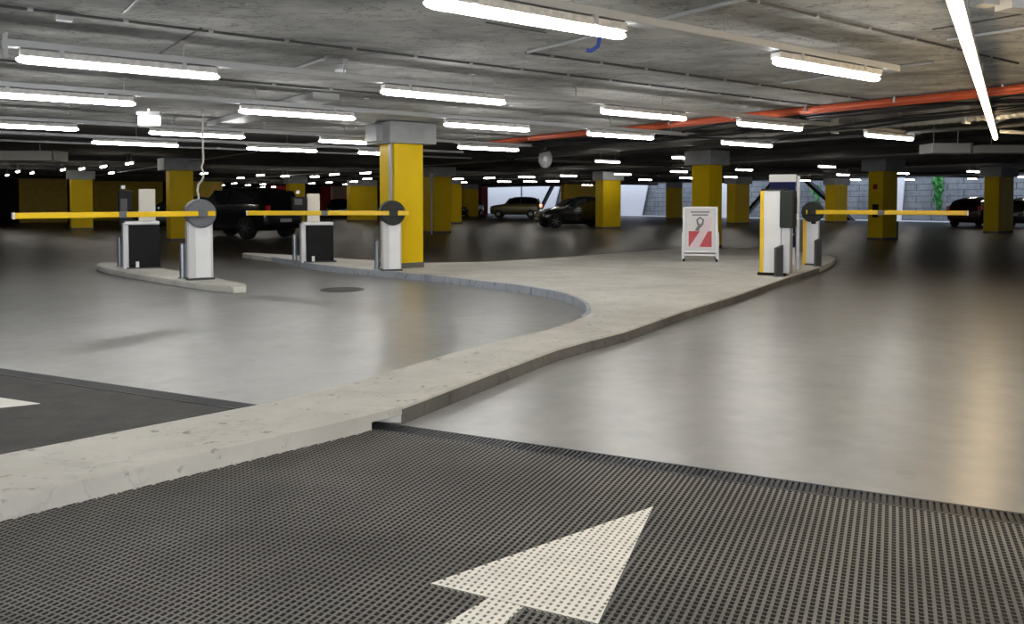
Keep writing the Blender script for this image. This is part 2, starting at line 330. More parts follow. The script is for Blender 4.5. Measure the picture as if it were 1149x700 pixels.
# lattice mat
PT = .0250; HOLE = .0172; TOP = .014; LOW = .0045
fr = P(front1+[F1])
def cells(keep):
    out = []
    for i in range(int(-5.2/PT), int(4.6/PT)):
        for j in range(0, int(3.4/PT)):
            u = (i+.5)*PT; v = DW/2+.004+(j+.5)*PT
            p = D0+E1*u+E2*v
            if keep(p): out.append((u, v))
    return np.array(out)
def keep(p):
    if p.y < 1.9: return False
    if abs(p.x)/p.y > .86: return False
    for a_, b_ in zip(fr[:-1], fr[1:]):       # stay in front of the kerb
        if a_.x <= p.x <= b_.x:
            t = (p.x-a_.x)/(b_.x-a_.x); return p.y < a_.y+(b_.y-a_.y)*t+.02
    return p.x > fr[-1].x or False
def lattice(name, cl, top, low, ms, hole):
    n_ = len(cl); h = PT/2; g = hole/2
    tpl = np.array([(-h, -h, top), (h, -h, top), (h, h, top), (-h, h, top), (-g, -g, top), (g, -g, top), (g, g, top), (-g, g, top), (-g, -g, low), (g, -g, low), (g, g, low), (-g, g, low)])
    tpl[4:, 0] *= .82; tpl[4:, 1] *= 1.16
    q = [(0, 1, 5, 4), (1, 2, 6, 5), (2, 3, 7, 6), (3, 0, 4, 7), (4, 5, 9, 8), (5, 6, 10, 9), (6, 7, 11, 10), (7, 4, 8, 11), (8, 9, 10, 11)]
    pos = np.zeros((n_, 12, 3)); uv = cl[:, None, :]+tpl[None, :, :2]
    pos[:, :, 0] = D0.x+E1.x*uv[:, :, 0]+E2.x*uv[:, :, 1]; pos[:, :, 1] = D0.y+E1.y*uv[:, :, 0]+E2.y*uv[:, :, 1]; pos[:, :, 2] = tpl[None, :, 2]
    fc = (np.array(q)[None]+(np.arange(n_)*12)[:, None, None]).reshape(-1, 4)[:, ::-1]
    me = bpy.data.meshes.new(name); nv = n_*12; nf = n_*9
    me.vertices.add(nv); me.vertices.foreach_set('co', pos.reshape(-1)); me.loops.add(nf*4); me.loops.foreach_set('vertex_index', fc.reshape(-1).astype(np.int32))
    me.polygons.add(nf); me.polygons.foreach_set('loop_start', np.arange(0, nf*4, 4, dtype=np.int32)); me.polygons.foreach_set('loop_total', np.full(nf, 4, dtype=np.int32))
    me.polygons.foreach_set('material_index', np.tile(np.array([0, 0, 0, 0, 1, 1, 1, 1, 1], dtype=np.int32), n_))
    me.update(); me.validate()
    for k in ms: me.materials.append(M[k])
    o = bpy.data.objects.new(name, me); COL.objects.link(o); return o
o = lattice('ramp_mat', cells(keep), TOP, LOW, ['rubbertop', 'rubber'], HOLE)
tag(o, 'black rubber mat of small raised grid covering the ramp in the foreground', 'anti-slip mat')
# painted arrow on the mat: same grid, a coat thicker, cut to the outline of head and stem
tip, lb, rb_ = on(733, 568.5, TOP), on(483, 655, TOP), on(671, 700.5, TOP)
c1_, c2_ = on(549, 671, TOP), on(588, 681, TOP); e1_, e2_ = on(490, 706, TOP), on(548, 716, TOP)
st = (e1_-c1_); e1_ = c1_+st.normalized()*1.1; e2_ = c2_+(on(566, 700, TOP)-c2_).normalized()*1.1
def cut(name, poly):
    xs = [p.x for p in poly]; ys = [p.y for p in poly]; m_ = .05
    cl = cells(lambda p: min(xs)-m_ < p.x < max(xs)+m_ and min(ys)-m_ < p.y < max(ys)+m_ and keep2(p))
    o_ = lattice(name, cl, TOP+.0022, LOW+.004, ['paint', 'paintlow'], HOLE*.72)
    bm = bmesh.new(); bm.from_mesh(o_.data); cen = sum(poly, Vector())/len(poly)
    for i in range(len(poly)):
        p, q = poly[i], poly[(i+1) % len(poly)]; nn = Vector((q.y-p.y, p.x-q.x, 0))
        if nn.dot(cen-p) > 0: nn = -nn
        bmesh.ops.bisect_plane(bm, geom=bm.verts[:]+bm.edges[:]+bm.faces[:], plane_co=p, plane_no=nn, clear_outer=True)
    bm.to_mesh(o_.data); bm.free(); return o_
keep2 = lambda p: p.y > 1.4
ar = thing('painted_arrow', 'large white arrow painted on the black ramp mat in the foreground', 'road marking', (tip+lb+rb_)/3*1)
for nm, pl in (('arrow_head', [tip, lb, rb_]), ('arrow_stem', [c1_, c2_, e2_, e1_])):
    o = cut(nm, pl); o.parent = ar; o.matrix_parent_inverse = Matrix.Translation(-ar.location)
mb = MB(); z = .012
mb.prism([(p.x, p.y) for p in (on(45, 453, z), on(-70, 436, z), on(-48, 452, z), on(-200, 455, z), on(-200, 462, z), on(-40, 459, z), on(-60, 464, z))], z, z+.003)
tag(mb.build('painted_arrow', 'paint'), 'white painted arrow tip on the dark side ramp behind the kerb', 'road marking')
# manhole
mh = on(384, 325, 0); mb = MB(); disc(mb, (0, 0, .003), (0, 0, 1), .31, .006, 32)
mhr = thing('manhole_cover', 'round dark manhole cover flush in the grey floor before the barriers', 'manhole cover', mh)
mb.build('frame_ring', 'drain', mhr); mb = MB(); disc(mb, (0, 0, .006), (0, 0, 1), .27, .006, 32)
for k in range(-4, 5): mb.box((k*.055, 0, .010), (.02, 2*math.sqrt(.25**2-(k*.055)**2), .004))
mb.build('cover_plate', 'iron', mhr)

# ================================================================== COLUMNS
def column(label, xc, yb, xl, xr, zb=0., wa=None, wb=None, ztop=2.22, cap=True, capw=.17, Yd=None, m='yellow', capm='cap', plinth=True):
    p = on(xc, yb, zb) if Yd is None else at(xc, yb, Yd)
    p = Vector((p.x, p.y, zb)); ur = (xr-W/2)/F; ul = (xl-W/2)/F
    if wa is None:
        wa = (ur*p.y-p.x)/(AX.x-AX.y*ur)
    if wb is None:
        wb = min(max((ul*p.y-p.x)/(BX.x-BX.y*ul), .5), 1.1)
    t = thing('column', label, 'column', p, ROT)
    mb = MB(); mb.box((wa/2, wb/2, (ztop-zb)/2), (wa, wb, ztop-zb)); mb.build('shaft', m, t, bevel=.012)
    if plinth:
        mb = MB(); mb.box((wa/2, wb/2, .045), (wa+.012, wb+.012, .09)); mb.build('plinth', 'plinth', t)
    top = 2.60-zb
    mb = MB()
    if cap:
        mb.box((wa/2, wb/2, (ztop-zb+top)/2), (wa+2*capw, wb+2*capw, top-(ztop-zb)))
    else: mb.box((wa/2, wb/2, (ztop-zb+top)/2), (wa+.01, wb+.01, top-(ztop-zb)))
    mb.build('capital', capm, t, bevel=.01)
    return t, wa, wb
EXTRA = []
t0, wa0, wb0 = column('bright yellow column with grey capital right beside the middle barrier', 443, 301.5, 425, 475, zb=KZ, ztop=2.24, wb=.55)
mb = MB(); mb.box((-.19, wb0+.08, 1.31-.05), (.16, .25, 0.0001+.0)) if False else None
column('yellow column standing behind the white A-frame poster stand', 795, 279, 776, 810, capw=.14)
column('dark yellow column between the two left barriers, with black four-by-four behind', 191.5, 271, 183.5, 217.5, wb=.5, capw=.2)
column('yellow column with bright left edge behind the tip of the leftmost boom', 80.5, 258, 77.5, 104.5, wb=.5, capw=.1)
column('yellow column with bright left edge behind the left end of the middle boom', 325, 252, 321.8, 342.6, wb=.5, capw=.1)
column('wide yellow pier left of the bright column, seen over the middle boom', 394, 248.5, 393, 423.5, wb=.6, cap=False)
column('dim olive yellow column just right of the bright yellow column', 488, 262, 479, 506, wb=.9, capw=.15)
column('narrow yellow column between the dim olive column and the red wall panel', 507.5, 251, 506, 518, cap=False, wb=.5)
column('narrow yellow column directly left of the red wall panel', 522.5, 244, 521, 537, cap=False, wb=.6)
column('yellow column in front of the black hatchback, right of it', 676.5, 257, 674, 696.5, wb=.5, capw=.1)
column('small distant yellow column before the grey block wall, left of the poster stand', 753, 246, 751.5, 765.5, wb=.5, cap=False)
column('yellow column between the poster stand and the ticket machine', 825, 251.5, 822.5, 840.8, wb=.6, capw=.1)
column('small yellow column seen above the right boom near its barrier head', 936, 250, 933.5, 950.5, wb=.6, capw=.1)
t14, wa14, wb14 = column('yellow column crossed by the right boom, with a small red box on its face', 990, 270, 978.3, 1006.5, capw=.16)
column('dim yellow column in front of the dark red car at the right edge', 1120, 262, 1115.5, 1137, wb=.55, capw=.12)
for o_ in (t0,):
    pass
# switch box and red call box on column 14
mb = MB(); mb.box((-.04, wb14*.45, .95), (.08, .16, .42)); mb.build('control_box', 'black', t14); mb = MB(); mb.box((-.03, wb14*.5, 1.72), (.05, .12, .16)); o = mb.build('call_point', 'wallred', t14); o['label'] = 'small red call point'
mb = MB(); mb.box((wa14+.05, .05, .3), (.1, .1, .6)); mb.build('corner_guard', 'dark', t14)
# pale conduit running down the main column into the barrier head
mb = MB(); mb.box((-.02, .10, 1.5), (.035, .07, 1.40)); o = mb.build('conduit', 'rail', t0)
mb = MB(); mb.box((.10+wa0*.5, -.16, 2.33), (.02, .02, .30))
# distribution box beside the capital
for (dx, nm) in ((-.22, 'junction_box'),):
    mb = MB(); mb.box((dx, wb0*.55, 2.31), (.14, .42, .28)); mb.build(nm, 'rail', t0, bevel=.01)
# wide yellow wall blocks far left and centre
def wallblock(name, x0, x1, y, m, dep=.4, z1=2.6, Yd=None, label=None):
    p = on(x0, y); u = (x1-W/2)/F; wa = (u*p.y-p.x)/(AX.x-AX.y*u)
    mb = MB(); mb.prism([p, p+AX*wa, p+AX*wa+BX*dep, p+BX*dep], 0, z1); o = mb.build(name, m)
    return struct(o)
wallblock('wall_yellow', 22, 76, 250, 'wallyel', dep=3)
wallblock('wall_yellow_recess', 104, 183, 247.5, 'wallyel', dep=.3)
wallblock('wall_yellow_middle', 217, 250, 247, 'wallyel', dep=.3)
wallblock('wall_red', 303, 323, 242.5, 'wallred'); wallblock('wall_red_middle', 362, 373, 242, 'wallred')
wallblock('wall_beige', 373.5, 393, 242, 'wallbeige')
wallblock('wall_red_right', 540, 547.5, 241, 'wallred', dep=2)
wallblock('wall_yellow_right', 633, 676, 244, 'wallyel', dep=.4)

# ================================================================== OUTSIDE: white panels, braces, climbers
FA = A1+.6
def facade(x, y, FA=FA):           # point on the plane a = FA seen through pixel
    d = ray(x, y); t = FA/(d.x*AX.x+d.y*AX.y); return Vector((0, 0, EYE))+d*t
def panel(label, pts, m='white', th=.12, name='wall_panel'):
    mb = MB(); mb.extr([facade(x, y, A1+3.6) for x, y in pts], AX*th); o = mb.build(name, m)
    return tag(o, label, 'wall panel', None, 'thing')
panel('broad white daylit panel behind the olive estate car', [(547, 196), (584, 196), (584, 241), (547, 241)])
panel('white daylit panel tinted warm, between olive car and black diagonal strut', [(586, 196), (631, 196), (619, 243), (586, 242)])
panel('white slanting daylit panel right of the column by the black hatchback', [(693, 192), (730, 192), (718, 249), (693, 249)])
panel('narrow white daylit panel between poster stand and next yellow column', [(808, 190), (824, 190), (824, 251), (808, 251)])
panel('narrow tapering white daylit panel just right of the column crossed by the boom', [(1006, 188), (1016, 188), (1010, 252), (1006, 252)])
def strut(label, pts, wd=.34):
    mb = MB(); A_, B_ = [facade(x, y)-AX*.35 for x, y in pts]; mb.bar(A_, B_, wd, .22)
    d = (B_-A_).normalized()
    o = mb.build('steel_brace', 'steelblack'); tag(o, label, 'brace', None, 'thing')
strut('black diagonal steel strut leaning right above the front of the black hatchback', [(604, 246), (631, 193)])
strut('black diagonal steel strut rising behind the ticket machine from the left', [(834, 248), (884, 190)], .4)
strut('black diagonal steel strut falling to the right behind the right barrier head', [(893, 189), (966, 254)], .5)
def climber(label, x, y0, y1, n_, wd):
    lo = ray(x, y1); t = (A1+3.9)/(lo.x*AX.x+lo.y*AX.y); Y = (lo*t).y
    p0 = at(x, y1, Y); p1 = at(x, y0, Y); p0.z = max(p0.z, -.02)
    r = thing('climbing_plant', label, 'plant', p0); Hh = p1.z-p0.z
    mb = MB(); mb.tube([(math.sin(k*1.7)*.06, math.cos(k*2.1)*.04, Hh*k/8) for k in range(9)], [.035-.003*k for k in range(9)], 6); mb.build('stem', 'stem', r)
    mb = MB()
    for k in range(n_):
        zf = random.random()**.6; s_ = .12+.10*random.random(); spread = wd*(.35+.9*zf)*(1 if zf < .85 else .6)
        c_ = Vector((random.gauss(0, spread*.45), random.gauss(0, .10), Hh*zf)); Rm = Matrix.Rotation(random.uniform(0, 6.3), 3, 'Z') @ Matrix.Rotation(random.uniform(.4, 1.4), 3, 'X')
        mb._add([c_+Rm @ Vector(q) for q in ((0, -s_, 0), (s_*.6, 0, .03), (0, s_, 0), (-s_*.6, 0, .03))], [(0, 1, 2, 3)])
    mb.build('foliage', 'leaf', r)
climber('leafy green climbing plant on the grey block wall above the right boom', 1053, 196, 240, 230, .38)
climber('sparse green climbing plant on the block wall behind the right barrier head', 916, 208, 243, 70, .5)

# ================================================================== LIGHTS
HL = 2.31; HF = 2.43
def luminaire(name='tube_light', glow='tube', L=1.50, lb='', parts=True):
    t = thing(name, lb, 'light', (0, 0, 0), ROT)
    mb = MB(); mb.box((0, 0, .062), (L*.97, .10, .052)); mb.build('housing', 'lamp_body', t, bevel=.008)
    xs = [-L/2, -L/2+.02, -L/2+.07, L/2-.07, L/2-.02, L/2]; rs = [.010, .026, .038, .038, .026, .010]
    mb = MB(); mb.tube([(x, 0, 0) for x in xs], rs, 12)
    mb.v = [(x, y, z*.72+.012) for x, y, z in mb.v]; mb.build('diffuser', glow, t, smooth=False)
    for x in (-L*.3, L*.3):
        mb = MB(); mb.box((x, 0, .07), (.035, .112, .06)); mb.build('clip', 'rail', t)
        if glow == 'tubefar': mb = MB(); mb.tube([(x, 0, .08), (x, 0, 2.75-HF)], .008, 6); mb.build('hanger', 'galv', t)
    return t
proto = luminaire(); protof = luminaire(glow='tubefar', L=1.0); used = {}
def lamp(x, y, label, b=None, far=False, group=None, a=None):
    src = protof if far else proto
    if a is None:
        p = on(x, y, HF if far else HL); aa, bb = toab(p)
        if b is not None: bb = b
    else: aa, bb = a, b
    if far not in used: o = src; used[far] = 1
    else: o = copy_tree(src)
    if far and aa > 48.5: aa = 48.5
    o.location = ab(aa, bb, HF if far else HL); o.rotation_euler.z = ROT+(math.pi/2 if far and x < 560 else 0)
    o['label'] = label
    if group: o['group'] = group
    return o
R2, R1, R3, R4, R5 = 3.80, 7.12, 9.62, 13.5, 16.3
G = {'n': 'lamps on the nearest rail', 1: 'lamps on the second rail', 3: 'lamps on the third rail', 4: 'lamps on the fourth rail', 5: 'lamps on the fifth rail'}
for x, y, b_, g, lb_ in (
 (592, 28, R2, 'n', 'biggest glowing tube light at the top, with the blue hose behind its end'),
 (925, 82, R2, 'n', 'tube light at the end of the nearest rail, left of the warm strip'),
 (138, 80, R1, 1, 'large tube light at upper left, hanging from the rail end with a bracket'),
 (490, 113, R1, 1, 'tube light directly above the grey capital of the bright yellow column'),
 (713, 132, R1, 1, 'tube light in front of the orange pipes, left of the ribbed duct'),
 (867, 143, R1, 1, 'tube light over the orange pipes at the start of the ribbed duct'),
 (1013, 154, R1, 1, 'tube light underneath the ribbed duct, left of the warm strip tip'),
 (64, 113, R3, 3, 'tube light at the left edge just above the small white lit sign'),
 (332, 131, R3, 3, 'tube light crossing the flat grey cable tray'),
 (540, 145, R3, 3, 'tube light just right of the capital of the bright yellow column'),
 (695, 154, R3, 3, 'tube light beneath the orange pipes and above the distant column by the hatchback'),
 (854, 162, R3, 3, 'short-looking tube light right of the capital above the poster stand'),
 (20, 145, R4, 4, 'tube light at the left edge just below the dark slab edge'),
 (218, 153.5, R4, 4, 'tube light high above the leftmost barrier head, on the fourth rail'),
 (400, 161, R4, 4, 'tube light ending at the left side of the grey capital'),
 (545, 168, R4, 4, 'tube light right of the bright column, below the one at its capital'),
 (147, 164, R5, 5, 'tube light above the left ticket post, on the fifth rail'),
 (312, 169.5, R5, 5, 'tube light above the middle boom, on the fifth rail'),
 (430, 174, R5, 5, 'tube light partly hidden by the top of the bright yellow column'),
): lamp(x, y, lb_, b_, group=G[g])
for a_, b_ in ((-.1, R2), (-1.6, R1), (-1.75, R3), (-2.7, .45), (-.1, .45), (2.9, .45), (5.9, .45), (-.1, -2.9), (2.9, -2.9)):  # unseen tube lights added to brighten the foreground
    lamp(0, 0, 'added unseen tube light over the ramp', b_, a=a_, group='added unseen tube lights above the ramp')
FARL = [(20,193),(36,194.5),(8,197),(70.5,191),(92,190),(116,187.5),(145,184),(125,194.5),(229,195),(270,200),(292,197),(249,208),(263,206),(278,208),(295,207),(295,210),
 (320,198),(353,198.5),(375,196),(307,210),(350,206),(369,205),(388,207),(397,204),(410,194.5),(412,201),(514,201),(519,205),(549,200),(566,204),(591,199),(638,197.6),(595,204),(620,203.5),
 (682,182),(699,196),(768,178),(762,193),(770,200),(835,191),(724,202),(659,208),(820,199),(928,187.5),(946,196.5),(1013,195),(1021,202),(960,202),(1092,193),(1091,201),(904,203),(1147,199)]
for x, y in FARL:
    # snap to the lamp grid where it would not move the lamp visibly
    lamp(x, y, 'small distant tube light under the dark ceiling of the parking deck', far=True, group='distant tube lights over the parking deck')
# rails
def rail(label, b_, a0, a1, hangs, z=HL+.125):
    t = thing('lighting_rail', label, 'rail', ab(a0, b_, z), ROT); L = a1-a0
    mb = MB(); mb.box((L/2, 0, 0), (L, .105, .055)); mb.build('rail_profile', 'rail', t, bevel=.006)
    top = (CZ if b_ < EB else 2.75)-z
    for h in hangs:
        if a0 < h < a1:
            mb = MB(); hh = top-.02
            zt = hh if (b_ < EB and h < EA) else 2.75-z
            mb.tube([(h-a0, 0, .02), (h-a0, 0, zt)], .006, 6); mb.box((h-a0, 0, zt-.006), (.06, .06, .012)); mb.box((h-a0, 0, .0), (.03, .09, .062)); mb.build('hanger', 'galv', t)
hs = [x*1.45+.35 for x in range(-3, 14)]
rail('long grey lighting rail nearest the camera, running off the top edge', R2, -3.0, 7.05, hs)
rail('grey lighting rail over the ramp, unseen above, added for the extra lamps', .45, -5, 8, hs)  # this rail and the next are added to carry unseen lamps
rail('grey lighting rail over the ramp, unseen behind, added for the extra lamps', -2.9, -3, 5, hs)
rail('grey lighting rail starting at upper left with a bracket, passing the main capital', R1, .50, 14.0, hs)
rail('grey lighting rail crossing over the flat cable tray', R3, -4, 13.6, hs)
rail('grey lighting rail just behind the slab edge left of the capital', R4, -4, 10.4, hs)
rail('thin lighting rail furthest back on the left under the dark deck', R5, -6, 10.5, hs)
# bracket at the rail end
mb = MB(); p = ab(.52, R1, HL+.1); mb.box(p, (.03, .12, .17), ROT); mb.box(ab(.53, R1, HL+.19), (.02, .09, .02), ROT)
tag(mb.build('rail_bracket', 'rail'), 'pale end bracket on the rail at upper left', 'bracket')
# warm strip
s0, s1 = on(1064, -20, HL), on(1117, 155, HL); dv = (s1-s0).normalized()
st_ = thing('light_strip', 'long warm yellow-white linear light strip running down at the right', 'light', s1)
mb = MB(); mb.bar((0, 0, .045), -dv*14+Vector((0, 0, .045)), .075, .05); mb.build('strip_profile', 'rail', st_)
mb = MB(); mb.tube([Vector((0, 0, 0)), -dv*.04, -dv*14], [.018, .034, .034], 10); mb.build('strip_diffuser', 'strip', st_)
for k in range(0, 14, 3): mb = MB(); q = -dv*(k+.5); mb.tube([q+Vector((0, 0, .06)), q+Vector((0, 0, CZ-HL))], .005, 6); mb.build('hanger', 'galv', st_)
# small lit sign
q = on(118, 123, HL+.0); a_, b_ = toab(q)
sg = thing('hanging_sign', 'small white lit sign box hanging below the left tube light', 'sign', ab(2.08, R3+.12, 2.16), 0)
mb = MB(); mb.box((0, 0, 0), (.24, .05, .11)); mb.build('sign_body', 'exit', sg, bevel=.008)
mb = MB(); mb.box((0, 0, .08), (.26, .07, .04)); mb.box((0, 0, .115), (.03, .03, .04)); mb.build('sign_housing', 'rail', sg)

# ================================================================== CEILING SERVICES
def pipe(label, pts, r, m, name='conduit', cat='conduit', n_=8, clips=None):
    mb = MB(); mb.tube(pts, r, n_)
    if clips:
        a_, b_ = Vector(pts[0]), Vector(pts[-1]); L = (b_-a_).length; k = .3
        while k < L:
            c_ = a_.lerp(b_, k/L); mb.box(c_+Vector((0, 0, .008)), (r*3.2, r*3.2, .034), ROT, 1); k += clips
    return tag(mb.build(name, [m, 'galv'], smooth=n_ > 8), label, cat)
zc = CZ-.016
pipe('thin dark conduit with clips on the ceiling behind the upper left rail', [ab(-4, 6.62, zc), ab(EA-.1, 6.62, zc)], .011, 'conduit', clips=.62)
pipe('thin dark conduit on the ceiling beginning at the white pipe end under the hose', [ab(4.45, 5.85, zc), ab(EA-.2, 5.85, zc)], .012, 'conduit', clips=.62)
pipe('thin dark conduit on the ceiling passing beside the flat cable tray', [ab(-4, 9.15, zc), ab(5.0, 9.15, zc)], .012, 'conduit', clips=.7)
pipe('thin dark conduit running off the top edge right of the biggest tube light', [ab(2.9, 3.45, zc), ab(8.7, 3.45, zc)], .010, 'conduit', clips=.7)
pipe('pale pipe on the ceiling crossing behind the biggest tube light', [ab(4.45, 3.4, zc), ab(4.45, 5.82, zc)], .018, 'rail')
pipe('pale thin pipe on the ceiling crossed by the warm light strip', [ab(6.95, 1.2, zc), ab(6.95, 3.3, zc)], .014, 'rail')
pipe('pale thin pipe on the ceiling below the tube light near the orange pipes', [ab(7.95, 3.9, zc), ab(7.95, 5.6, zc)], .014, 'rail')
pipe('short pale pipe on the ceiling ending at the second rail', [ab(3.1, 7.2, zc), ab(3.1, 8.5, zc)], .016, 'rail')
h0 = on(668, 52, 2.45); pipe('bent blue hose hanging from the ceiling behind the biggest tube light', [h0+Vector((.03, 0, .15)), h0+Vector((.035, 0, .06)), h0+Vector((.02, 0, .0)), h0+Vector((-.03, 0, -.035)), h0+Vector((-.07, 0, -.03))], .016, 'blue', 'hose', 'hose', 10)
# formwork joints are part of the slab look: shallow dark grooves as separate trims
for i, (pa, pb) in enumerate(((ab(6.5, 1.5), ab(6.5, 3.2)), (ab(.2, 6.6), ab(.2, 9.1)), (ab(1.8, 6.6), ab(1.8, 8.2)), (ab(1.2, 5), ab(1.2, 6.4)), (ab(5.3, 2.0), ab(8.4, 2.05)), (ab(3.5, 5.1), ab(4.1, 5.12)))):
    mb = MB(); mb.bar((pa.x, pa.y, CZ-.002), (pb.x, pb.y, CZ-.002), .02, .012); struct(mb.build('trim_%d' % (i+1), 'conduit'))
# flat grey cable tray
ct = thing('cable_tray', 'flat pale grey cable tray on the ceiling crossing the third light rail', 'cable tray', ab(4.1, 9.4, CZ-.05), ROT)
mb = MB(); mb.box((0, 2.4, 0), (.36, 4.6, .09)); mb.build('tray_body', 'rail', ct, bevel=.008)
# long pale box left and right
def boxat(name, label, x0, x1, y, h_px, Y, m, dep=.4, cat='box'):
    p, q = at(x0, y, Y), at(x1, y, Y); hh = h_px/F*Y; t = thing(name, label, cat, (p+q)/2)
    L = abs(q.x-p.x); mb = MB(); mb.box((0, dep/2, 0), (L, dep, hh)); mb.build('casing', m, t, bevel=.01)
    mb = MB(); mb.box((L/2-.03, dep/2, 0), (.05, dep+.02, hh+.02)); mb.build('end_flange', 'galv', t)
    for k in (-.3, .3): mb = MB(); mb.tube([(L*k, dep/2, hh/2), (L*k, dep/2, 2.75-p.z)], .008, 6); mb.build('hanger', 'galv', t)
    return t
boxat('ventilation_duct', 'beige rectangular duct under the dark ceiling at the left edge', -60, 61, 174.5, 11, 19.5, 'offwhite', .6, 'duct')
boxat('ventilation_duct', 'short pale box duct under the warm light strip at the right', 1046, 1092, 166, 11, 15.5, 'silver', .5, 'duct')
boxat('ventilation_duct', 'pale long duct running off the right edge beyond the box duct', 1100, 1200, 167, 9, 17, 'offwhite', .5, 'duct')
# orange pipes along the slab edge
zo = CZ-.055
for i, (da, r, lb_) in enumerate(((0, .042, 'upper orange pipe running along the edge of the pale ceiling slab'), (.10, .034, 'lower orange pipe beside the first, along the slab edge'))):
    pts = [ab(10.25+da+.04*math.sin(k*.9), -2+k*1.15, zo-.02*i-.012*math.sin(k*1.3)) for k in range(16)]
    o = pipe(lb_, pts, r, 'orange', 'orange_pipe', 'pipe', 8); o['group'] = 'orange pipes along the slab edge'
    if i == 0:
        for k in range(12):
            mc = MB(); c_ = ab(10.2, -1+k*1.3, zo+.03); mc.tube([c_+Vector((0, 0, -.06)), c_+Vector((0, 0, .02))], .018, 6); mc.build('clamp', 'galv', o)
# black cable bundles
for i in range(8):
    pts = []
    for k in range(26):
        bb = -2.5+k*.75; sag = .06*math.sin(k*.55+i*.7)+.035*math.sin(k*1.3+i)
        pts.append(ab(10.55+.07*i+.14*math.sin(k*.42+i*.35), bb, 2.50-.035*(i % 3)+sag-(.06 if i > 4 else 0)))
    tag(pipe('', pts, .017+.004*(i % 2), 'cable', 'power_cable', 'cable', 6), 'black sagging cable in the bundle behind the orange pipes', 'cable', 'black cables sagging behind the orange pipes')
# ribbed duct
rd = thing('ribbed_duct', 'silver ribbed flexible duct hanging beside the black cables', 'duct', ab(11.75, 6.5, 2.41), ROT)
mb = MB(); n_ = 90; mb.tube([(0, -2.0+k*.05, 0) for k in range(n_)], [.058 if k % 2 else .048 for k in range(n_)], 12); mb.build('ribbed_tube', 'ductgrey', rd)
for y_ in (-1.2, .8, 2.1):
    mb = MB(); mb.box((0, y_, .07), (.15, .04, .30)); mb.build('bracket', 'rail', rd)
pipe('dim grey pipe left of the ribbed duct under the dark ceiling', [ab(11.8, 7.6, 2.44), ab(11.8, 13.5, 2.44)], .04, 'galv', 'service_pipe', 'pipe', 12)
pipe('yellow-lit pipe at the right edge next to the warm strip, upper one', [at(1170, 121, 12.2), at(1149, 127, 12.4), at(1133, 131, 12.6), at(1118, 137, 12.8)], .022, 'offwhite', 'service_pipe', 'pipe', 10)
pipe('yellow-lit pipe at the right edge next to the warm strip tip, lower one', [at(1180, 149, 12.6), at(1149, 149, 12.8), at(1122, 147, 13.0)], .03, 'offwhite', 'service_pipe', 'pipe', 10)
pipe('straight dark pipe hanging under the deck beyond the ribbed duct', [ab(13.5, 0, 2.42), ab(13.5, 14, 2.42)], .035, 'conduit', 'service_pipe', 'pipe', 8)
pipe('thin pale conduit crossing the dark ceiling toward the leftmost barrier', [ab(6.8, 14, 2.5), ab(6.8, 45, 2.5)], .018, 'rail')
pipe('thin pale conduit crossing the dark ceiling right of the bright column', [ab(14.2, 15.5, 2.5), ab(14.2, 44, 2.5)], .018, 'rail')
pipe('thin conduit over the poster stand running into the deck', [ab(21, 9, 2.5), ab(21, 38, 2.5)], .022, 'rail')
pipe('grey conduit with fittings at upper left under the deck edge', [ab(-6, 18.2, 2.42), ab(12, 18.2, 2.42)], .022, 'rail', clips=1.1)
pipe('dark pipe under the deck following the fifth rail', [ab(-6, 19.2, 2.5), ab(30, 19.2, 2.5)], .04, 'conduit', 'service_pipe', 'pipe')
# valves at the right edge
p = on(1144, 3, 2.45); mb = MB(); mb.box(p, (.25, .12, .10), .3); mb.box(p+Vector((-.2, .02, .01)), (.12, .1, .05), .3)
tag(mb.build('junction_box', 'rail'), 'pale junction box at the top right corner of the ceiling', 'junction box')
p = on(72, 19, CZ-.03); mb = MB(); mb.box(p, (.11, .07, .06), ROT); tag(mb.build('junction_box', 'rail', bevel=.008), 'small white junction box on the conduit at upper left', 'junction box')
p = on(382, 84, CZ-.10)
sd = thing('smoke_detector', 'round white smoke detector above the second rail', 'smoke detector', p)
mb = MB(); mb.tube([(0, 0, 0), (0, 0, .03), (0, 0, .05)], [.04, .055, .055], 16); mb.build('detector_head', 'whitepaint', sd); mb = MB(); mb.tube([(0, 0, .05), (0, 0, .10)], .03, 12); mb.build('detector_base', 'rail', sd)
p = at(612, 178, 19.5)
mr = thing('round_mirror', 'grey oval convex mirror under the dark ceiling above the parked cars', 'mirror', p)
mb = MB(); mb.tube([(0, k*.03, 0) for k in range(4)], [.05, .12, .16, .17], 20); mb.v = [(x, y, z*1.35) for x, y, z in mb.v]; mb.build('mirror_dish', 'silver', mr)
mb = MB(); mb.tube([(0, .10, 0), (0, .12, 2.75-p.z)], .015, 8); mb.build('mirror_bracket', 'galv', mr)
p = on(485, 262, 0); p = at(484, 200, 28.5)
mb = MB(); mb.tube([p+Vector((0, 0, -.16)), p+Vector((0, 0, .10)), p+Vector((0, 0, .16))], [.03, .085, .085], 12); mb.tube([p+Vector((0, 0, -2.0)), p+Vector((0, 0, -.16))], .03, 8)
tag(mb.build('drain_pipe', 'rail'), 'pale pipe with funnel top on the dim olive column', 'pipe')
# wavy cord above the leftmost barrier
p0 = Vector((at(226, 186, 12.1))); pts = [at(x, y, 12.1) for x, y in ((228, 182), (226, 188), (229, 195), (227, 202), (222.5, 207), (221.5, 214), (223, 220), (222.5, 227))]
mb = MB(); mb.tube([Vector((pts[0].x, pts[0].y, CZ))]+pts, .016, 8); tag(mb.build('supply_line', 'offwhite'), 'wavy pale cord dropping from the ceiling to the leftmost barrier head', 'cord')

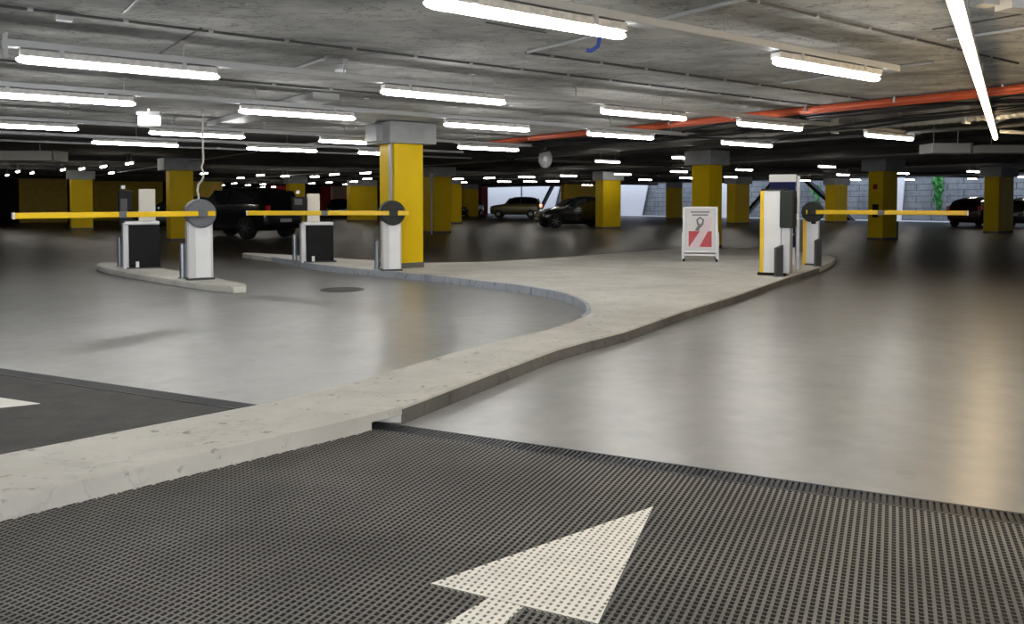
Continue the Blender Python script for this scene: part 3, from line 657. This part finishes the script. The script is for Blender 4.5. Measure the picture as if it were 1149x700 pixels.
# ================================================================== BARRIERS
def barrier(label, xb, yb, boomdir, L, rz, headr=.21, headm='headgrey', ycab=.34, hs_=.86, yellow=False, boomz=1.07, stub=.16, boomw=.075):
    p = on(xb, yb, KZ); t = thing('boom_barrier', label, 'barrier', p, rz); Rm = Matrix.Rotation(-rz, 3, 'Z'); bd = Rm @ Vector((boomdir[0], boomdir[1], 0)).normalized()
    d = .23
    mb = MB(); mb.box((0, d/2, hs_/2+.02), (ycab, d, hs_)); o = mb.build('cabinet', 'silver', t, bevel=.012)
    mb = MB(); mb.box((0, d/2, .015), (ycab+.03, d+.03, .03)); mb.build('base_plate', 'dark', t)
    mb = MB(); mb.box((.03, -.006, hs_/2), (ycab*.62, .012, hs_*.92)); mb.build('front_door', 'whitepaint' if not yellow else 'silver', t, bevel=.004)
    mb = MB(); mb.box((.02, -.017, hs_-.05), (.08, .016, .09)); mb.build('lock_plate', 'black', t)
    if not yellow:
        mb = MB(); mb.box((.02, -.014, hs_-.17), (.13, .008, .09)); mb.build('notice_label', 'label', t)
        mb = MB(); mb.box((-ycab/2-.001, d/2, hs_/2), (.02, d*.8, hs_*.9)); mb.build('side_panel', 'silver', t)
    else:
        mb = MB(); mb.box((-ycab/2-.02, d/2, hs_/2), (.06, d*1.0, hs_*1.0)); mb.build('yellow_side', 'boom', t)
    hz = boomz-KZ
    nrm = Vector((0, -1, 0))
    mb = MB(); mb.tube([(0, d/2+.09, hz), (0, d/2+.07, hz), (0, -.07, hz), (0, -.09, hz)], [headr*.92, headr, headr, headr*.9], 28 if not yellow else 12); mb.build('motor_head', headm, t)
    mb = MB(); mb.tube([(.03 if bd.x < 0 else -.03, -.12, hz), (.03 if bd.x < 0 else -.03, -.08, hz)], .06, 16); mb.build('pivot_clamp', headm, t)
    c_ = Vector((0, -.14, hz)); e_ = c_+bd*L
    mb = MB(); mb.bar(c_-bd*stub, e_, .045, boomw); bo = mb.build('boom_arm', 'boom', t, bevel=.012)
    mb = MB(); mid = c_+bd*(L*.47); mb.bar(mid-bd*.05, mid+bd*.05, .052, boomw+.008); mb.build('reflector_band', 'headgrey', bo)
    mb = MB(); mb.bar(c_-bd*.07, c_+bd*.07, .06, boomw+.02); mb.build('arm_clamp', headm, bo)
    mb = MB(); mb.bar(e_, e_+bd*.02, .05, boomw+.004); mb.build('end_cap', 'whitepaint', bo)
    return t
bp = on(226, 314, KZ); e = at(16, 242.5, 9.85)
barrier('leftmost boom barrier with yellow arm reaching to the left edge of the view', 226, 314, (e.x-bp.x, e.y-bp.y), (Vector((e.x, e.y, 0))-Vector((bp.x, bp.y, 0))).length, math.radians(31), stub=.20, boomz=1.075)
bp = on(440.5, 304, KZ)
barrier('middle boom barrier in front of the bright yellow column, arm lowered left', 440.5, 304, (-1, .04), 2.42, math.radians(19), headr=.205, headm='headdark', ycab=.30, stub=.24, boomz=1.06)
bp = on(909, 297.5, KZ); e = at(1082, 239.3, 13.2)
barrier('right boom barrier with dark many-sided head and ochre arm lowered right', 911, 297.5, (e.x-bp.x, e.y-bp.y), (Vector((e.x, e.y, 0))-Vector((bp.x, bp.y, 0))).length, math.radians(-25), headr=.19, headm='headdark', ycab=.22, yellow=True, hs_=.84, boomz=1.06, boomw=.075, stub=.1)

# bollards
def bollard(label, x, yb, yt, r=.045, m='bollard', slant=False):
    p = on(x, yb, KZ); q = at(x, yt, p.y); h = q.z-KZ; t = thing('bollard', label, 'bollard', p)
    mb = MB(); mb.tube([(0, 0, 0), (0, 0, h-.01), (0, 0, h)], [r, r, r*.85], 14); mb.build('post', m, t)
    mb = MB(); mb.tube([(0, 0, 0), (0, 0, .012)], r*1.6, 16); mb.build('foot_flange', m, t)
    mb = MB(); mb.tube([(0, 0, h-.004), (0, 0, h+.006)], r*.9, 14); mb.build('top_cap', 'dark', t)
bollard('steel bollard left of the leftmost ticket post', 135, 299, 266)
bollard('steel bollard standing just left of the leftmost barrier cabinet', 205.3, 312, 273)
bollard('steel bollard left of the middle ticket post with black cabinet', 330.8, 292, 263)
bollard('steel bollard between the middle barrier and ticket post, at the bright yellow column', 423, 302, 269.5)
def guard(label, x, yb, yt, w_):
    p = on(x, yb, KZ); h = at(x, yt, p.y).z-KZ; t = thing('corner_guard', label, 'bollard', p)
    mb = MB(); mb.extr([(-w_/2, -.05, 0), (w_/2, -.05, 0), (w_/2, -.05, h+.02), (-w_/2, -.05, h-.03)], (0, .1, 0)); mb.build('post_body', 'dark', t, bevel=.006)
    mb = MB(); mb.box((0, 0, .006), (w_+.05, .14, .012)); mb.build('foot_flange', 'bollard', t)
guard('dark slant-topped guard post at the corner of the ticket machine', 873.5, 310.5, 276, .11)
guard('dark slant-topped guard post beside the right barrier cabinet', 917.5, 299, 268, .10)

# ticket posts
def ticket_post(label, xb, yb, rz, w_=.48, h=.73, up_dx=.08, up_w=.27, up_h=1.37, scr_w=.22, scr_z=(.62, 1.32), scr_dx=-.2):
    p = on(xb, yb, KZ); t = thing('ticket_post', label, 'ticket machine', p, rz)
    mb = MB(); mb.box((0, .22, h/2+.02), (w_, .40, h)); mb.build('black_cabinet', 'black', t, bevel=.012)
    mb = MB(); mb.box((-w_/2-.05, .24, h/2+.02), (.09, .38, h+.06)); mb.build('steel_side', 'silver', t, bevel=.008)
    mb = MB(); mb.box((-.03, .22, h+.05), (w_+.06, .42, .06)); mb.build('cabinet_lid', 'silver', t, bevel=.01)
    mb = MB(); mb.box((up_dx, .50, (up_h)/2), (up_w, .14, up_h)); mb.build('machine_column', 'offwhite', t, bevel=.012)
    z0, z1 = scr_z; mb = MB(); mb.box((scr_dx, .46, (z0+z1)/2), (scr_w, .26, z1-z0)); sc_ = mb.build('terminal_head', 'black', t, bevel=.015)
    mb = MB(); mb.box((scr_dx-.03, .32, (z0+z1)/2+.05), (scr_w*.5, .01, (z1-z0)*.4)); mb.build('screen', 'dark', sc_)
    mb = MB(); mb.tube([(scr_dx-.03, .46, up_h), (scr_dx-.03, .46, up_h+.06)], .035, 10); mb.build('signal_lamp', 'whitepaint', t)
    mb = MB(); mb.box((-w_/2+.12, -.0, .07), (.05, .03, .10)); mb.build('lock', 'whitepaint', t)
    mb = MB(); mb.box((0, .24, .01), (w_+.1, .5, .02)); mb.build('base_plate', 'dark', t)
    return t
ticket_post('leftmost ticket post, black cabinet with pale column and dark terminal head', 163, 301, math.radians(29), scr_z=(.70, 1.34), scr_dx=-.27)
ticket_post('middle ticket post, black cabinet and pale column near the bright yellow column', 359.5, 294.3, math.radians(19), w_=.50, h=.68, up_dx=-.08, up_w=.24, up_h=1.30, scr_w=.28, scr_z=(.95, 1.24), scr_dx=-.34)
# right ticket machine
p = on(866, 309, KZ); px = p.y/F
tm = thing('ticket_machine', 'tall white ticket machine with yellow edge and dark grey head on the island tip', 'ticket machine', p, math.radians(-27))
Hm = at(866, 215, p.y).z-KZ
mb = MB(); mb.box((0, .16, Hm/2+.02), (.26, .34, Hm)); mb.build('white_body', 'whitepaint', tm, bevel=.012)
mb = MB(); mb.box((-.155, .155, Hm/2+.02), (.055, .35, Hm+.01)); mb.build('yellow_edge', 'boom', tm, bevel=.006)
mb = MB(); mb.box((.20, .15, Hm*.5*.64+.02), (.13, .30, Hm*.62)); mb.build('steel_side', 'silver', tm, bevel=.008)
mb = MB(); mb.box((.215, .13, Hm-.27), (.20, .40, .58)); hd = mb.build('terminal_head', 'headdark', tm, bevel=.02)
mb = MB(); mb.box((.32, .13, Hm-.22), (.012, .28, .26)); mb.build('screen', 'black', hd)
mb = MB(); mb.box((0, .15, .02), (.42, .40, .05)); mb.build('base_plate', 'black', tm)
mb = MB(); mb.box((0, .15, Hm+.03), (.34, .36, .025)); mb.build('top_cap', 'headdark', tm)
# navy sign board with white header behind it
p = on(884, 303, KZ)
ns = thing('information_totem', 'tall navy blue sign panel with white lit header behind the ticket machine', 'sign', p, math.radians(-18)); Y_ = p.y
def zz(y): return at(884, y, Y_).z-KZ
def xx(x): return at(x, 250, Y_).x-p.x
mb = MB(); mb.box((xx(878), .06, (zz(204)+zz(262))/2), (xx(892)-xx(864), .08, zz(204)-zz(262))); mb.build('navy_panel', 'navy', ns, bevel=.006)
mb = MB(); mb.box((xx(878), .06, (zz(195.5)+zz(204))/2), (xx(893)-xx(864), .10, zz(195.5)-zz(204))); mb.build('header', 'whitepaint', ns, bevel=.006)
mb = MB(); mb.box((xx(885), .055, (zz(264)+zz(277))/2), (xx(892)-xx(878), .06, zz(264)-zz(277))); mb.build('lower_navy_panel', 'navy', ns)
mb = MB(); mb.box((xx(885), .05, (zz(278)+zz(297))/2), (xx(892)-xx(878), .03, zz(278)-zz(297))); nt_ = mb.build('notice_sheet', 'posterwhite', ns)
mb = MB()
for k in range(5): mb.box((xx(885), .032, zz(281+k*2.1)), (.13-(k % 2)*.03, .006, .012))
mb.build('text_lines', 'postergrey', nt_); mb = MB(); mb.box((xx(885), .031, zz(294)), (.08, .006, .05)); mb.build('red_mark', 'posterred', nt_)
mb = MB(); mb.box((xx(895), .06, zz(197)/2), (.055, .07, zz(197))); mb.build('steel_post', 'galv', ns, bevel=.006)
mb = MB(); mb.box((xx(880), .06, (zz(262)+zz(264))/2), (xx(892)-xx(872), .05, .04)); mb.build('cross_strip', 'silver', ns)
mb = MB(); mb.box((xx(893), .0, zz(243)), (.05, .05, .10)); mb.build('handle_box', 'whitepaint', ns)
mb = MB(); mb.box((xx(866.5), .06, zz(197)/2), (.04, .06, zz(197))); mb.build('rear_post', 'galv', ns)

# ================================================================== A-FRAME POSTER STAND
p = on(785.5, 293.5, KZ); Y_ = p.y
af = thing('poster_stand', 'white A-frame poster stand with red-bottomed poster on the island', 'poster stand', p, math.radians(-12))
def zz(y): return at(785, y, Y_).z-KZ
wd = at(804, 250, Y_).x-at(767.5, 250, Y_).x; Hs = zz(232)
def lean(z): return .22*z/Hs            # front leaf leans back
def lbox(nm, cx, z0, z1, ww, yo, th, m, par):
    mb = MB(); mb.extr([(cx-ww/2, lean(z0)+yo, z0), (cx+ww/2, lean(z0)+yo, z0), (cx+ww/2, lean(z1)+yo, z1), (cx-ww/2, lean(z1)+yo, z1)], (0, th, 0)); return mb.build(nm, m, par)
zb = zz(282.5)
lbox('backing_panel', 0, zb, Hs, wd, 0, .02, 'silver', af)
po = lbox('poster', 0, zb+.05, Hs-.06, wd-.12, -.005, .005, 'posterwhite', af)
zr0, zr1 = zz(277), zz(259.5)
lbox('red_field', 0, zr0, zr1, wd-.19, -.009, .004, 'posterred', po)
def lp(x, z, yo): return (x, lean(z)+yo, z)
mb = MB(); x0 = -(wd-.19)/2
mb.extr([lp(x0, zr0-.02, -.013), lp(x0+.20, zr0-.0, -.013), lp(-x0-.0, zz(252), -.013), lp(-x0, zz(243), -.013), lp(.10, zz(247), -.013), lp(.0, zz(259), -.013)], (0, .004, 0)); mb.build('light_diagonal', 'posterpink', po)
for zt, ww in ((zz(238), .36), (zz(241.3), .30)):
    mb = MB()
    for k in range(10):
        cx = -ww/2+(k+.5)*ww/10; mb.extr([lp(cx-ww/24, zt-.014, -.009), lp(cx+ww/24, zt-.014, -.009), lp(cx+ww/24, zt+.014, -.009), lp(cx-ww/24, zt+.014, -.009)], (0, .004, 0))
    mb.build('title_line', 'postergrey', po)
mb = MB(); cz = zz(249); out = [(0, .10), (.075, .04), (.06, -.05), (.0, -.12), (-.06, -.05), (-.075, .04)]; inn = [(x*.55, z*.55+.01) for x, z in out]
for i in range(6):
    j = (i+1) % 6; mb.extr([lp(out[i][0], cz+out[i][1], -.011), lp(out[j][0], cz+out[j][1], -.011), lp(inn[j][0], cz+inn[j][1], -.011), lp(inn[i][0], cz+inn[i][1], -.011)], (0, .004, 0))
mb.extr([lp(-.10, cz-.17, -.011), lp(-.02, cz-.17, -.011), lp(.0, cz-.09, -.011), (lp(-.05, cz-.08, -.011))], (0, .004, 0))
mb.build('grey_emblem', 'postergrey', po)
mb = MB(); fw = .035
for cx in (-wd/2, wd/2): mb.extr([lp(cx-fw/2, .02, -.012), lp(cx+fw/2, .02, -.012), lp(cx+fw/2, Hs, -.012), lp(cx-fw/2, Hs, -.012)], (0, .03, 0))
for zq in (Hs-.015, zb+.0, zz(286)): mb.extr([lp(-wd/2, zq-.016, -.012), lp(wd/2, zq-.016, -.012), lp(wd/2, zq+.016, -.012), lp(-wd/2, zq+.016, -.012)], (0, .03, 0))
mb.build('front_frame', 'whitepaint', af)
for s_ in (-1, 1):
    mb = MB(); mb.bar((s_*wd/2, .50, .03), (s_*wd/2, .24, Hs), .03, .025); mb.build('rear_leg', 'silver', af)
    mb = MB(); mb.box((s_*(wd/2+.02), -.0, zz(262)/2+.02), (.03, .03, zz(262))); mb.build('side_stay', 'silver', af)
    for y_ in (0.01, .49): mb = MB(); mb.tube([(s_*wd/2-.02, y_, .03), (s_*wd/2+.02, y_, .03)], .03, 12); mb.build('castor', 'black', af)
mb = MB(); mb.bar((-wd/2, .46, .2), (wd/2, .46, .2), .02, .025); mb.build('rear_brace', 'silver', af)

# ================================================================== CARS
PROF = {   # fractions of length: x, bottom, belt, top, half-width belt, half-width top
 'suv': [(0, .42, .75, .82, .62, .55), (.02, .30, .90, .98, .80, .70), (.12, .26, 1.00, 1.06, .90, .80), (.27, .25, 1.06, 1.12, .93, .82), (.31, .25, 1.07, 1.18, .93, .80), (.40, .25, 1.08, 1.66, .94, .70), (.55, .25, 1.09, 1.74, .95, .70), (.80, .25, 1.10, 1.72, .95, .69), (.93, .26, 1.10, 1.62, .93, .68), (.97, .30, 1.08, 1.20, .90, .78), (1, .40, .80, .92, .82, .72)],
 'hatch': [(0, .35, .62, .66, .60, .5), (.03, .22, .72, .78, .78, .68), (.14, .18, .82, .88, .85, .74), (.26, .17, .90, .96, .87, .76), (.30, .17, .92, 1.04, .87, .74), (.46, .17, .94, 1.42, .88, .62), (.60, .17, .95, 1.50, .88, .62), (.80, .17, .97, 1.46, .88, .61), (.94, .20, .98, 1.28, .86, .60), (.985, .25, .95, 1.0, .83, .70), (1, .35, .68, .75, .76, .66)]}
def car(label, loc, rz, L, style, m, wr=.33, lit=False, sc=1.):
    t = thing('parked_car', label, 'car', loc, rz); pr = PROF[style]; mb = MB(); rings = []
    for fx, zb_, zl, zt, wb_, wt in pr:
        x = (fx-.5)*L; half = [(0, zb_), (wb_*.82, zb_), (wb_*.97, zb_+.10), (wb_, (zb_+zl)/2+.05), (wb_*.97, zl), ((wb_*.97+wt)/2, (zl+zt)/2), (wt, zt-.04*min(1, (zt-zl)/.2)), (wt*.6, zt), (0, zt+.008)]
        ring = [(x, y, z) for y, z in half]+[(x, -y, z) for y, z in half[-2:0:-1]]; rings.append(ring)
    n_ = len(rings[0]); vs = [q for r in rings for q in r]; fs = []
    for i in range(len(rings)-1):
        for k in range(n_): fs.append((i*n_+k, i*n_+(k+1) % n_, (i+1)*n_+(k+1) % n_, (i+1)*n_+k))
    fs += [tuple(range(n_)), tuple(range((len(rings)-1)*n_, len(rings)*n_))]
    mb._add(vs, fs); body = mb.build('car_body', m, t, smooth=True)
    for md in body.modifiers: pass
    e_ = body.modifiers.new('subd', 'SUBSURF'); e_.levels = 1; e_.render_levels = 1
    def surf(fx):
        for a_, b_ in zip(pr[:-1], pr[1:]):
            if a_[0] <= fx <= b_[0]:
                k = (fx-a_[0])/(b_[0]-a_[0]); return [a_[q]+(b_[q]-a_[q])*k for q in range(6)]
    def sidewin(f0, f1, s_):
        pts_b = []; pts_t = []
        for k in range(5):
            f = f0+(f1-f0)*k/4; _, zb_, zl, zt, wb_, wt = surf(f); x = (f-.5)*L
            lo, hi = .12, .82
            if zt-zl < .3: hi = .7
            pts_b.append((x, s_*(wb_*.97+(wt-wb_*.97)*lo+.012), zl+(zt-zl)*lo)); pts_t.append((x, s_*(wb_*.97+(wt-wb_*.97)*hi+.012), zl+(zt-zl)*hi))
        mb = MB(); mb._add(pts_b+pts_t, [(k, k+1, 6+k, 5+k) for k in range(4)]); o = mb.build('side_window', 'glass', t)
        so = o.modifiers.new('s', 'SOLIDIFY'); so.thickness = .01
    keyf = [q[0] for q in pr]
    for s_ in (-1, 1):
        sidewin(keyf[4]+.05, .60, s_); sidewin(.62, keyf[8]-.02, s_)
    def crosswin(i, nm):
        a_, b_ = (pr[i], pr[i+1]); q = []
        for pr_, k in ((a_, .12), (b_, .88)):
            pass
        def pt(k, s_):
            x = a_[0]+(b_[0]-a_[0])*k; z = a_[3]+(b_[3]-a_[3])*k+.02; wt = a_[5]+(b_[5]-a_[5])*k; return ((x-.5)*L, s_*wt*.9, z)
        mb = MB(); mb._add([pt(.08, -1), pt(.08, 1), pt(.9, 1), pt(.9, -1)], [(0, 1, 2, 3)]); o = mb.build(nm, 'glass', t)
        so = o.modifiers.new('s', 'SOLIDIFY'); so.thickness = .015
    crosswin(4, 'windscreen'); crosswin(8, 'rear_window')
    W_ = max(q[4] for q in pr)
    for fx in (.18, .80):
        for s_ in (-1, 1):
            x = (fx-.5)*L; mb = MB(); mb.tube([(x, s_*(W_-.20), wr), (x, s_*(W_-.19), wr), (x, s_*(W_+.0), wr), (x, s_*(W_+.015), wr)], [wr*.9, wr, wr, wr*.93], 24); wh = mb.build('wheel', 'tyre', t)
            mb = MB(); mb.tube([(x, s_*(W_+.0), wr), (x, s_*(W_+.02), wr)], wr*.22, 12)
            for k in range(7):
                an = k*2*math.pi/7; mb.bar((x, s_*(W_+.015), wr), (x+math.cos(an)*wr*.62, s_*(W_+.015), wr+math.sin(an)*wr*.62), .03, .05)
            mb.build('rim', 'rim', wh)
    q0 = pr[1]; 
    for s_ in (-1, 1):
        mb = MB(); mb.box(((.045-.5)*L, s_*.62, q0[2]-.10), (.16, .26, .13), s_*-.35); mb.build('headlight', 'headlight', t, bevel=.03)
        mb = MB(); mb.box(((.985-.5)*L, s_*(.74), 1.0 if style == 'suv' else .90), (.10, .16, .24)); mb.build('tail_light', 'redlit' if lit else 'redlight', t, bevel=.02)
        mb = MB(); mb.box(((keyf[4]+.05-.5)*L, s_*(W_+.08), pr[4][2]+.06), (.10, .16, .11)); mb.build('wing_mirror', m, t, bevel=.02)
    for fx, yy in ((.002, .45), (.998, .62)):
        mb = MB(); mb.box(((fx-.5)*L, 0, yy), (.03, .50, .11)); mb.build('number_plate', 'plate', t)
    t.scale = (sc, sc, sc)
    return t
R = math.radians
p = on(262, 268, 0); car('large black four-by-four parked behind the leftmost barrier', Vector((p.x-.2, p.y+1.2, 0)), R(-30), 4.5, 'suv', 'carblack', wr=.38)
p = on(172, 262, 0); car('black car half hidden behind the yellow column near the leftmost barrier', Vector((p.x-.6, p.y+3.6, 0)), R(20), 4.2, 'hatch', 'carblack')
p = on(579, 244.5, 0); car('olive estate car with a lit rear lamp before the white panels', Vector((p.x, p.y+1, 0)), R(-6), 4.25, 'suv', 'cargold', lit=True, sc=.93)
p = on(645, 256, 0); car('black hatchback facing left, its tail hidden behind a yellow column', Vector((p.x+.05, p.y+.9, 0)), R(14), 3.8, 'hatch', 'carblack')
p = on(1096, 255, 0); car('dark red car seen from behind under the end of the right boom', Vector((p.x+1.4, p.y+1.9, 0)), R(216), 4.2, 'hatch', 'carred')
p = on(1152, 256, 0); car('dark blue car cut off by the right edge behind the column', Vector((p.x+1.6, p.y+1.2, 0)), R(200), 4.2, 'hatch', 'carblue')
p = on(381, 243, 0); car('small dark car in front of the beige wall beyond the middle boom', Vector((p.x, p.y, 0)), R(95), 4.2, 'hatch', 'carblack')
p = on(514, 245, 0); car('dark car between two narrow yellow columns left of the red panel', Vector((p.x+.2, p.y+5, 0)), R(70), 4.2, 'hatch', 'carblack')
